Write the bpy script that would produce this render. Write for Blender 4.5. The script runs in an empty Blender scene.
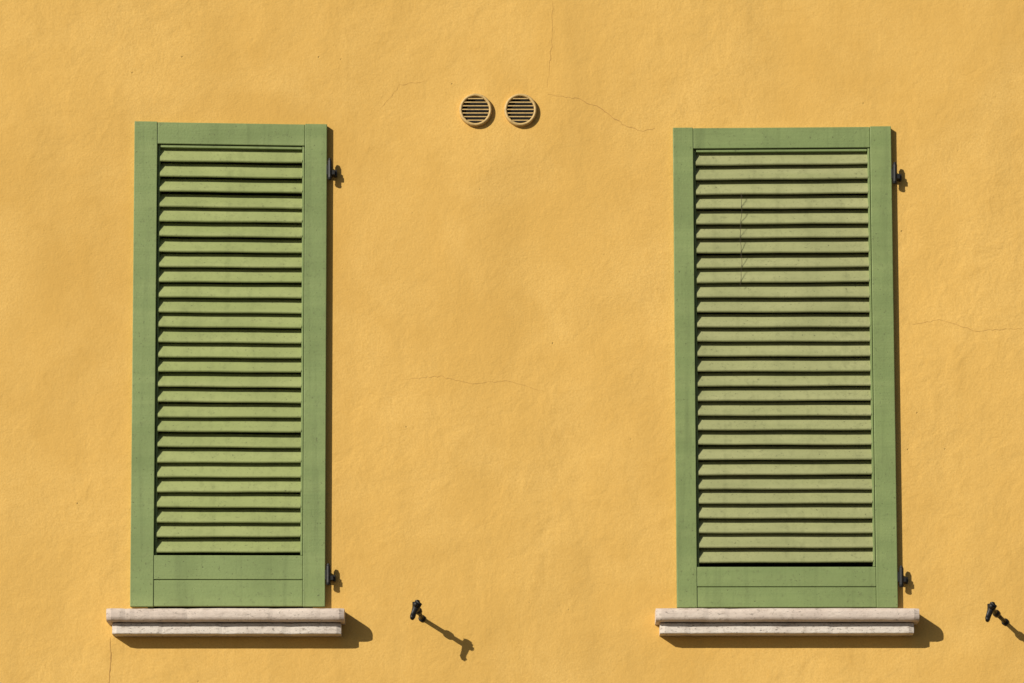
import bpy, math, random
from mathutils import Vector
random.seed(7)
S=280.0; D=13.0; ZC=4.6; ZCAM=1.6
CAM=Vector((0,-D,ZCAM))
def P(px,py,d=0.0):
    """world point, protruding d (in 1/280 m) from the wall"""
    w=Vector(((px-512)/S,0,ZC+(341.5-py)/S))
    k=(D-d/S)/D
    return CAM+(w-CAM)*k
def R(px,py,d=0.0):
    return Vector(((px-512)/S,-d/S,ZC+(341.5-py)/S))
sc=bpy.context.scene
def link(o): sc.collection.objects.link(o); return o
def mesh(name,verts,faces,mat,parent=None,bevel=0,smooth=False,seg=2):
    me=bpy.data.meshes.new(name)
    off=parent.location if parent else Vector((0,0,0))
    me.from_pydata([tuple(Vector(v)-off) for v in verts],[],faces); me.update()
    import bmesh
    bm=bmesh.new(); bm.from_mesh(me); bmesh.ops.recalc_face_normals(bm,faces=bm.faces); bm.to_mesh(me); bm.free()
    o=link(bpy.data.objects.new(name,me)); me.materials.append(mat)
    if parent: o.parent=parent
    if bevel:
        b=o.modifiers.new('bev','BEVEL'); b.width=bevel; b.segments=seg; b.limit_method='ANGLE'; b.angle_limit=math.radians(40)
    if smooth:
        for p in me.polygons: p.use_smooth=True
    return o
def empty(name,loc):
    o=link(bpy.data.objects.new(name,None)); o.location=loc; o.empty_display_size=.1; return o
class G:
    def __init__(s): s.v=[]; s.f=[]
    def box(s,fn,x0,x1,y0,y1,d0,d1):
        n=len(s.v)
        for d in (d0,d1):
            for (x,y) in ((x0,y0),(x1,y0),(x1,y1),(x0,y1)): s.v.append(fn(x,y,d))
        for q in ((0,1,2,3),(7,6,5,4),(0,4,5,1),(1,5,6,2),(2,6,7,3),(3,7,4,0)): s.f.append(tuple(n+i for i in q))
    def loft(s,rings,cap=True):
        n=len(s.v); m=len(rings[0])
        for r in rings: s.v+=list(r)
        for i in range(len(rings)-1):
            for j in range(m):
                a=n+i*m+j; b=n+i*m+(j+1)%m
                s.f.append((a,b,b+m,a+m))
        if cap:
            s.f.append(tuple(n+j for j in range(m))); s.f.append(tuple(n+(len(rings)-1)*m+j for j in reversed(range(m))))
    def tube(s,pts,rads,m=12,sx=1.0):
        rings=[]
        for i,p in enumerate(pts):
            a=pts[max(i-1,0)]; b=pts[min(i+1,len(pts)-1)]
            t=(Vector(b)-Vector(a)).normalized()
            u=t.cross(Vector((0,0,1)))
            if u.length<.2: u=t.cross(Vector((0,1,0)))
            u.normalize(); w=t.cross(u).normalized()
            rings.append([Vector(p)+(u*math.cos(2*math.pi*k/m)*sx+w*math.sin(2*math.pi*k/m))*rads[i] for k in range(m)])
        s.loft(rings)
# ---------------- materials
def newmat(name):
    m=bpy.data.materials.new(name); m.use_nodes=True
    nt=m.node_tree; b=nt.nodes['Principled BSDF']
    return m,nt,b
def N(nt,t,**k):
    n=nt.nodes.new(t)
    for a,v in k.items():
        if a in n.inputs.keys() : n.inputs[a].default_value=v
        else: setattr(n,a,v)
    return n
def coords(nt,scale=(1,1,1),loc=(0,0,0)):
    g=N(nt,'ShaderNodeNewGeometry'); mp=N(nt,'ShaderNodeMapping')
    mp.inputs['Scale'].default_value=scale; mp.inputs['Location'].default_value=loc
    nt.links.new(g.outputs['Position'],mp.inputs['Vector']); return mp.outputs[0]
def noise(nt,vec,scale,detail=3,rough=.55,dist=0):
    n=N(nt,'ShaderNodeTexNoise'); n.inputs['Scale'].default_value=scale; n.inputs['Detail'].default_value=detail
    n.inputs['Roughness'].default_value=rough; n.inputs['Distortion'].default_value=dist
    nt.links.new(vec,n.inputs['Vector']); return n.outputs['Fac']
def rng(nt,f,a,b,c=0,d=1,smooth=False):
    n=N(nt,'ShaderNodeMapRange')
    if smooth: n.interpolation_type='SMOOTHSTEP'
    for i,v in zip((1,2,3,4),(a,b,c,d)): n.inputs[i].default_value=v
    nt.links.new(f,n.inputs[0]); return n.outputs[0]
def mix(nt,f,a,b,mode='MIX'):
    n=N(nt,'ShaderNodeMix'); n.data_type='RGBA'; n.blend_type=mode
    if isinstance(f,(int,float)): n.inputs[0].default_value=f
    else: nt.links.new(f,n.inputs[0])
    for s,v in ((n.inputs[6],a),(n.inputs[7],b)):
        if isinstance(v,tuple): s.default_value=(*v,1)
        else: nt.links.new(v,s)
    return n.outputs[2]
def mth(nt,op,a,b):
    n=N(nt,'ShaderNodeMath'); n.operation=op
    for s,v in ((n.inputs[0],a),(n.inputs[1],b)):
        if isinstance(v,(int,float)): s.default_value=v
        else: nt.links.new(v,s)
    return n.outputs[0]
def bump(nt,h,dist,strength=1,prev=None):
    n=N(nt,'ShaderNodeBump'); n.inputs['Strength'].default_value=strength; n.inputs['Distance'].default_value=dist
    nt.links.new(h,n.inputs['Height'])
    if prev: nt.links.new(prev,n.inputs['Normal'])
    return n.outputs[0]
WALL=(.695,.440,.128)
def wallmat(name,base):
    m,nt,b=newmat(name); v=coords(nt)
    big=noise(nt,v,.55,2,.5); mid=noise(nt,v,2.6,4,.6,.4); sm=noise(nt,v,16,4,.65); gr=noise(nt,v,140,2,.8)
    darker=tuple(c*f for c,f in zip(base,(.84,.79,.68))); light=tuple(min(1,c*f) for c,f in zip(base,(1.05,1.07,1.14)))
    c=mix(nt,rng(nt,big,.35,.65,0,.9),darker,base)
    c=mix(nt,rng(nt,mid,.42,.70,0,.8),c,light)
    c=mix(nt,rng(nt,sm,.52,.76,0,.5),c,darker)
    c=mix(nt,rng(nt,gr,.38,.68,0,.7),c,darker)
    vs=coords(nt,(5,5,.5),(3,0,1)); st=noise(nt,vs,1.3,3,.6)
    c=mix(nt,rng(nt,st,.54,.8,0,.3),c,tuple(x*.66 for x in base))
    # small dark pits
    vo=N(nt,'ShaderNodeTexVoronoi'); vo.inputs['Scale'].default_value=13; nt.links.new(v,vo.inputs['Vector'])
    pit=rng(nt,vo.outputs['Distance'],.012,.05,1,0)
    pm=mth(nt,'MULTIPLY',pit,rng(nt,mid,.48,.54))
    c=mix(nt,mth(nt,'MULTIPLY',pm,.6),c,tuple(x*.35 for x in base))
    nt.links.new(c,b.inputs['Base Color']); b.inputs['Roughness'].default_value=.92; b.inputs['Specular IOR Level'].default_value=.15
    # one height field in metres
    h=mth(nt,'MULTIPLY',noise(nt,v,1.6,1,.5,.4),.026)
    h=mth(nt,'ADD',h,mth(nt,'MULTIPLY',mth(nt,'MULTIPLY',noise(nt,v,8,3,.55,.3),rng(nt,big,.42,.62,.35,1)),.0080))
    h=mth(nt,'ADD',h,mth(nt,'MULTIPLY',noise(nt,v,48,3,.65),.0013))
    h=mth(nt,'ADD',h,mth(nt,'MULTIPLY',gr,.0008))
    h=mth(nt,'SUBTRACT',h,mth(nt,'MULTIPLY',pm,.002))
    nt.links.new(bump(nt,h,1.0),b.inputs['Normal']); return m
M_wall=wallmat('ochre_stucco',WALL)
M_crack,nt,b=newmat('crack'); b.inputs['Base Color'].default_value=(.42,.23,.065,1); b.inputs['Roughness'].default_value=1
def paint(name,base,pale,dirt=.35,seed=0):
    m,nt,b=newmat(name)
    v=coords(nt,(1,1,1),(seed,0,seed)); vh=coords(nt,(1.2,1,19),(seed,0,0)); 
    n5=noise(nt,v,5,4,.6)
    c=mix(nt,rng(nt,noise(nt,vh,1,2),.35,.65),base,pale)
    c=mix(nt,rng(nt,n5,.42,.7,0,.6),c,tuple(x*.78 for x in base))
    vst=coords(nt,(30,30,1.6),(seed,0,0))
    c=mix(nt,rng(nt,noise(nt,vst,1,3,.6),.52,.78,0,.5),c,tuple(x*.62 for x in base))
    c=mix(nt,rng(nt,noise(nt,v,60,3,.7),.55,.78,0,dirt),c,(.09,.09,.045))
    c=mix(nt,rng(nt,noise(nt,v,120,2,.7),.67,.72,0,.65),c,(.06,.06,.03))
    nt.links.new(c,b.inputs['Base Color']); 
    nt.links.new(rng(nt,n5,.3,.7,.5,.75),b.inputs['Roughness']); b.inputs['Specular IOR Level'].default_value=.3
    vg=coords(nt,(3,3,60)); h=mth(nt,'MULTIPLY',noise(nt,vg,2,2),.0006); h=mth(nt,'ADD',h,mth(nt,'MULTIPLY',noise(nt,v,130,2),.0006))
    nt.links.new(bump(nt,h,1.0),b.inputs['Normal'])
    return m
M_fr=paint('green_frame_paint',(.190,.252,.094),(.220,.282,.108),.3,0)
M_sl=paint('green_slat_paint',(.275,.318,.118),(.315,.352,.142),.35,3)
M_sr=paint('green_slat_paint_faded',(.285,.302,.135),(.34,.348,.168),.4,8)
def stone(name,a,bb,dk):
    m,nt,b=newmat(name); v=coords(nt,(1,1,2)); 
    c=mix(nt,rng(nt,noise(nt,v,7,4,.65,.6),.4,.65),a,bb)
    c=mix(nt,rng(nt,noise(nt,v,30,4,.7),.53,.72,0,dk),c,(.30,.24,.19))
    c=mix(nt,rng(nt,noise(nt,v,75,3,.75,.5),.58,.68,0,dk),c,(.07,.055,.045))
    nt.links.new(c,b.inputs['Base Color']); b.inputs['Roughness'].default_value=.75
    nt.links.new(bump(nt,mth(nt,'MULTIPLY',noise(nt,v,60,3,.6),.0012),1.0),b.inputs['Normal']); return m
M_st=stone('sill_marble',(.62,.53,.46),(.53,.44,.38),.55)
M_st2=stone('sill_slab_marble',(.64,.58,.52),(.55,.48,.42),.85)
M_ir,nt,b=newmat('black_iron'); b.inputs['Roughness'].default_value=.5; b.inputs['Metallic'].default_value=.3
v=coords(nt); nt.links.new(mix(nt,rng(nt,noise(nt,v,120,3),.5,.7,0,.8),(.010,.010,.010),(.03,.022,.018)),b.inputs['Base Color'])
M_vent,nt,b=newmat('vent_painted'); b.inputs['Roughness'].default_value=.6
v=coords(nt); nt.links.new(mix(nt,rng(nt,noise(nt,v,70,4),.45,.7,0,.7),(.56,.38,.145),(.33,.22,.085)),b.inputs['Base Color'])
M_dark,nt,b=newmat('dark_duct'); b.inputs['Base Color'].default_value=(.008,.007,.006,1); b.inputs['Roughness'].default_value=.9
M_th,nt,b=newmat('old_thread'); b.inputs['Base Color'].default_value=(.06,.05,.03,1); b.inputs['Roughness'].default_value=.9
M_gl,nt,b=newmat('window_glass'); b.inputs['Base Color'].default_value=(.015,.018,.02,1); b.inputs['Roughness'].default_value=.08
M_wf,nt,b=newmat('window_frame_wood'); b.inputs['Base Color'].default_value=(.03,.02,.014,1); b.inputs['Roughness'].default_value=.6
M_gr,nt,b=newmat('paving'); v=coords(nt); nt.links.new(mix(nt,noise(nt,v,3,4,.7),(.05,.047,.045),(.09,.085,.08)),b.inputs['Base Color']); b.inputs['Roughness'].default_value=.9
# ---------------- shutters spec
LQ=((134.5,121),(327,124),(325,606.5),(130,606.5))
RQ=((673,127.5),(891,126),(898,607.5),(677,607.5))
DF=6.5
def quadfn(Q):
    TL,TR,BR,BL=[P(x,y,DF) for x,y in Q]
    def fn(u,v,d):  # u,v 0..1, d protrusion px
        p=(TL*(1-u)+TR*u)*(1-v)+(BL*(1-u)+BR*u)*v
        return Vector((p.x,-d/S,p.z))
    return fn
# ---------------- wall with openings
wall=empty('house_wall',Vector((0,0,0)))
ops=[]
for Q in (LQ,RQ):
    a=quadfn(Q); xs=sorted(a(u,v,0).x for u in(0,1) for v in(0,1)); zs=sorted(a(u,v,0).z for u in(0,1) for v in(0,1))
    ops.append((xs[1]+.045,xs[2]-.045,zs[0]-.005,zs[2]-.045))
X=[-9]; 
for o in ops: X+=[o[0],o[1]]
X+=[9]
V=[];F=[]
def quad(a,b_,c,d): 
    n=len(V); V.extend([a,b_,c,d]); F.append((n,n+1,n+2,n+3))
def fr(x0,x1,z0,z1): quad((x0,0,z0),(x1,0,z0),(x1,0,z1),(x0,0,z1))
H=8.2
for i in range(5):
    x0,x1=X[i],X[i+1]
    if i%2==0: fr(x0,x1,0,H)
    else:
        o=ops[i//2]; fr(x0,x1,0,o[2]); fr(x0,x1,o[3],H)
        T=.22
        quad((x0,0,o[2]),(x0,T,o[2]),(x0,T,o[3]),(x0,0,o[3])); quad((x1,0,o[2]),(x1,0,o[3]),(x1,T,o[3]),(x1,T,o[2]))
        quad((x0,0,o[3]),(x0,T,o[3]),(x1,T,o[3]),(x1,0,o[3])); quad((x0,0,o[2]),(x1,0,o[2]),(x1,T,o[2]),(x0,T,o[2]))
        quad((x0,T,o[2]),(x0,T,o[3]),(x1,T,o[3]),(x1,T,o[2]))
quad((-9,0,0),(-9,6,0),(-9,6,H),(-9,0,H)); quad((9,0,0),(9,0,H),(9,6,H),(9,6,0)); quad((-9,6,0),(9,6,0),(9,6,H),(-9,6,H)); quad((-9,0,H),(9,0,H),(9,6,H),(-9,6,H))
me=bpy.data.meshes.new('plaster'); me.from_pydata(V,[],F); me.materials.append(M_wall); o=link(bpy.data.objects.new('plaster',me)); o.parent=wall
for (x0,x1,z0,z1) in ops:
    g=G(); f=lambda x,y,d:Vector((x,d,y))
    for a,b2,c,d in ((x0,x0+.06,z0,z1),(x1-.06,x1,z0,z1),(x0+.06,x1-.06,z1-.06,z1),(x0+.06,x1-.06,z0,z0+.06),((x0+x1)/2-.03,(x0+x1)/2+.03,z0+.06,z1-.06)):
        g.box(f,a+.002,b2-.002,c+.002,d-.002,.15,.2)
    mesh('window_frame',g.v,g.f,M_wf,wall)
    g=G(); g.box(f,x0+.06,x1-.06,z0+.06,z1-.06,.17,.18); mesh('window_glass',g.v,g.f,M_gl,wall)
# cracks
def crack(pts,w=.8,amp=.9):
    out=[]
    for (x0,y0),(x1,y1) in zip(pts,pts[1:]):
        L=math.hypot(x1-x0,y1-y0); n=max(2,int(L/3))
        for i in range(n):
            t=i/n; out.append((x0+(x1-x0)*t+random.uniform(-amp,amp),y0+(y1-y0)*t+random.uniform(-amp,amp)))
    out.append(pts[-1]); m=len(out)
    for i,(x,y) in enumerate(out):
        a=out[max(i-1,0)]; b2=out[min(i+1,m-1)]; dx,dy=b2[0]-a[0],b2[1]-a[1]; l=math.hypot(dx,dy) or 1
        ww=w*.5*(.3+.7*random.random())*min(1,.25+4*min(i,m-1-i)/m)
        n=len(CV); CV.append(R(x-dy/l*ww,y+dx/l*ww,.15)); CV.append(R(x+dy/l*ww,y-dx/l*ww,.15))
        if i: CF.append((n-2,n-1,n+1,n))
CV=[];CF=[]
crack([(548,95),(575,98),(600,108),(622,124),(640,131),(655,128)],.75)
crack([(552,0),(553,30),(550,62),(547,88)],.3)
crack([(400,380),(440,376),(470,384),(510,381),(545,392)],.32)
crack([(905,325),(940,320),(975,331),(1024,328)],.4)
crack([(110,637),(111,655),(109,683),(112,720)],1.3,.5)
crack([(380,110),(400,85),(430,80)],.25)
mesh('hairline_cracks',CV,CF,M_crack,wall)
# ---------------- shutter builder
def shutter(Q,nsl,y_s0,y_s1,stl,str_,top,br0,br1,matS,seed):
    rnd=random.Random(seed)
    fn=quadfn(Q); W=Q[1][0]-Q[0][0]; Hh=Q[3][1]-Q[0][1]; y0=(Q[0][1]+Q[1][1])/2
    root=empty('window_shutter',fn(.5,.5,0))
    vy=lambda y:(y-y0)/Hh
    g=G(); ul=stl/W; ur=1-str_/W; ft=DF; e=.6/W; ev=.6/Hh
    g.box(fn,0,ul,0,1,.4,ft); g.box(fn,ur,1,0,1,.4,ft)
    g.box(fn,ul+e*.3,ur-e*.3,.001,vy(y0+top),.4,ft-.5)
    g.box(fn,ul+e*.3,ur-e*.3,vy(br0),vy(br1)-ev*.5,.4,ft-.5)
    g.box(fn,ul+e*.3,ur-e*.3,vy(br1)+ev*.5,.999,.4,ft-.8)
    mesh('frame',g.v,g.f,M_fr,root,.0022)
    g=G(); bi=2.6/W
    g.box(fn,ul+e,ul+bi,vy(y0+top)+ev,vy(br0)-ev,-8,ft-4.2); g.box(fn,ur-bi,ur-e,vy(y0+top)+ev,vy(br0)-ev,-8,ft-1.8)
    g.box(fn,ul+bi+e,ur-bi-e,vy(y0+top)+ev,vy(y0+top)+3/Hh,-8,ft-2.6)
    mesh('inner_bead',g.v,g.f,M_fr,root,.001)
    g=G(); p=(y_s1-y_s0)/nsl
    th=3.2
    for i in range(nsl):
        yb=y_s0+(i+1)*p+rnd.uniform(-.45,.45)
        ang=math.radians(58+rnd.uniform(-3,3)); L=17
        do=ft-1.2+rnd.uniform(-.4,.4)
        ca,sa=math.cos(ang),math.sin(ang)
        prof=[]; r=th/2
        for k in range(7):
            a=math.pi*(k/6)-math.pi/2
            prof.append((r-r*math.cos(a),r*math.sin(a)))
        prof=prof+[(L,r),(L,-r)]
        rings=[]; tilt=rnd.uniform(-.7,.7); nseg=6
        for s_ in range(nseg+1):
            u=ul+bi+(ur-bi-ul-bi)*s_/nseg
            ring=[]
            for lx,ly in prof:
                t=lx*ca-ly*sa; z=lx*sa+ly*ca
                yy=yb-2.2-z+tilt*(s_/nseg-.5)+.15*math.sin(s_*1.7+i)
                ring.append(fn(u,vy(yy),do-1.0-t))
            rings.append(ring)
        g.loft(rings)
    mesh('slats',g.v,g.f,matS,root)
    return root,fn,vy
def hinge(root,px,py):
    g=G(); c=P(px,py,5)
    fx=lambda x,y,d:Vector((c.x+x/S,-d/S,c.z-y/S))
    g.tube([fx(2.5,-8.5,8),fx(2.5,8.5,8)],[2.3/S,2.3/S])
    g.tube([fx(2.5,-11,8),fx(2.5,-8.6,8)],[1.2/S,2.0/S]); g.tube([fx(2.5,8.7,8),fx(2.5,10.6,8)],[2.6/S,2.0/S])
    g.box(fx,-1,2,-5,5,2,6.9)
    g.box(fx,2,7.5,1,5.5,.2,9)
    g.box(fx,7.5,9.5,.2,6.3,.2,6)
    mesh('hinge',g.v,g.f,M_ir,root,.0008)
r1,_,_=shutter(LQ,27,149,555.5,23,22,22,556.5,581,M_sl,1)
hinge(r1,327.5,170); hinge(r1,326,575)
r2,_,_=shutter(RQ,28,151,564,20,21,21,566,586,M_sr,2)
hinge(r2,892,174); hinge(r2,898.5,577)
# loose thread hanging over the slats
g=G(); pts=[P(741+.7*math.sin(i*.5)+.35*math.sin(i*1.7),193+i*4.4,5.6) for i in range(22)]
g.tube(pts,[.24/S]*22,6); mesh('thread',g.v,g.f,M_th,r2)
# ---------------- sills
def sill(xa,xb,la,lb,yt,ym,yb,seed):
    root=empty('window_sill',P((xa+xb)/2,ym,10)); rnd=random.Random(seed)
    zt=P(0,yt,29).z; zm=P(0,ym,28).z; zb=P(0,yb,18).z
    def slab(name,x0,x1,ztop,zbot,d,r,mt):
        g=G(); prof=[]; h=ztop-zbot; rr=min(r/S,h/2-.0005)
        for k in range(6):
            a=math.pi/2*k/5; prof.append((d/S-rr+rr*math.sin(a),ztop-rr+rr*math.cos(a)))
        for k in range(6):
            a=math.pi/2*k/5; prof.append((d/S-rr+rr*math.cos(a),zbot+rr-rr*math.sin(a)))
        prof+= [(.001,zbot),(.001,ztop)]
        n=50; rings=[]; j=0
        for i in range(n+1):
            x=P(x0+(x1-x0)*i/n,ym,d).x; j=j*.7+rnd.uniform(-.14,.14)/S; e=(.0 if 0<i<n else -.005)
            if rnd.random()<.05: j-=.5/S
            rings.append([Vector((x,-(a+(j+e if a>.02 else 0)),z+(j*.5 if a>.02 else 0))) for a,z in prof])
        g.loft(rings); return mesh(name,g.v,g.f,mt,root)
    slab('nosing',xa,xb,zt,zm+.001,29,5.0,M_st)
    slab('slab',la,lb,zm-.001,zb,19,1.3,M_st2)
sill(106,344,112,341,607.5,621,634,1)
sill(656,919.5,660,914,607.5,621,633.5,2)
# ---------------- vents
def vent(cx,cy,seed):
    root=empty('wall_vent',P(cx,cy,2)); C=P(cx,cy,4)
    def pt(r,a,d): return Vector((C.x+r*math.cos(a)/S,-d/S,C.z+r*math.sin(a)/S))
    prof=[(16.3,.05),(16.3,3.0),(15.9,4.2),(15.0,4.8),(13.9,4.5),(13.5,3.8),(13.5,.3)]
    m=48; rings=[[pt(r,2*math.pi*k/m,d) for k in range(m)] for r,d in prof]
    g=G(); g.loft(rings,False); mesh('rim',g.v,g.f,M_vent,root,0,True)
    g=G(); g.v=[pt(13.6,2*math.pi*k/m,.25) for k in range(m)]; g.f=[tuple(range(m))]; mesh('duct',g.v,g.f,M_dark,root)
    g=G(); f=lambda x,y,d:Vector((C.x+x/S,-d/S,C.z-y/S))
    for i in range(7):
        y=-11+i*3.6; w=math.sqrt(max(13.4**2-y*y,4))
        nn=len(g.v)
        for x in (-w,w):
            for (yy,d) in ((-.8,3.0),(-.1,4.2),(.6,4.2),(.6,3.5),(-.3,2.4)): g.v.append(f(x,y+yy,d))
        g.f+= [tuple(nn+k for k in range(5)),tuple(nn+5+k for k in reversed(range(5)))]+[(nn+k,nn+5+k,nn+5+(k+1)%5,nn+(k+1)%5) for k in range(5)]
    mesh('louvres',g.v,g.f,M_vent,root)
vent(475.5,109.5,1); vent(520.5,109.5,2)
# ---------------- shutter stays
def stay(ax,ay,tx,ty,dep=50):
    root=empty('shutter_stay',P(ax,ay,0)); A=R(ax,ay,0); T=P(tx,ty,dep)
    g=G(); s=1/S
    def L(t): return A*(1-t)+T*t
    g.tube([A+Vector((0,.004,0)),A+Vector((0,-.004,0)),A+Vector((0,-.006,0))],[3.6*s,3.6*s,2.6*s],16)
    g.tube([L(0),L(.3),L(.55)],[2.1*s,2.1*s,2.2*s])
    g.tube([L(.51),L(.56),L(.64),L(.69)],[2.2*s,3.7*s,3.7*s,2.2*s])
    g.tube([L(.68),L(.9),L(1)],[2.2*s,2.4*s,2.6*s])
    q=lambda x,z,d=0:T+Vector((x*s,-d*s,z*s))
    g.tube([q(1.5,6.0),q(1.5,5.2),q(1.2,3),q(.4,0),q(-.8,-3),q(-2.2,-7),q(-3.4,-10.5),q(-3.9,-12.5,2),q(-4.0,-13.5,2)],[x*s for x in (1.5,3.8,5.0,4.2,3.1,2.7,3.2,2.8,1)],12,.7)
    g.tube([q(0,1,2),q(0,1,6)],[2.6*s,2.0*s])
    mesh('stay',g.v,g.f,M_ir,root,0,True)
stay(422,618.5,416,606,49)
stay(1005,622,991,608,46)
# ---------------- ground
mesh('ground',[(-200,-200,0),(200,-200,0),(200,200,0),(-200,200,0)],[(0,1,2,3)],M_gr)
# ---------------- light
dirv=Vector((1.0,1.0,-.66)).normalized()
sun=bpy.data.lights.new('sun','SUN'); sun.energy=5.0; sun.angle=math.radians(.5); sun.color=(1,.94,.82)
so=link(bpy.data.objects.new('sun',sun)); so.rotation_euler=dirv.to_track_quat('-Z','Y').to_euler(); so.location=(-5,-6,9)
w=bpy.data.worlds.new('World'); sc.world=w; w.use_nodes=True; nt=w.node_tree
sk=nt.nodes.new('ShaderNodeTexSky'); sk.sky_type='NISHITA'; sk.sun_disc=False
el=math.asin(-dirv.z); sk.sun_elevation=el; sk.sun_rotation=math.atan2(-dirv.x,-dirv.y)
bg=nt.nodes['Background']; bg.inputs[1].default_value=.05; nt.links.new(sk.outputs[0],bg.inputs[0])
# ---------------- camera
c=bpy.data.cameras.new('camera'); co=link(bpy.data.objects.new('camera',c)); co.location=CAM; co.rotation_euler=(math.pi/2,0,0)
Wd=1024/S; c.sensor_width=36; c.lens=36*D/Wd; c.shift_y=(ZC-ZCAM)/Wd; c.clip_end=1000
sc.camera=co
sc.view_settings.view_transform='Standard'; sc.view_settings.look='None'; sc.view_settings.exposure=0
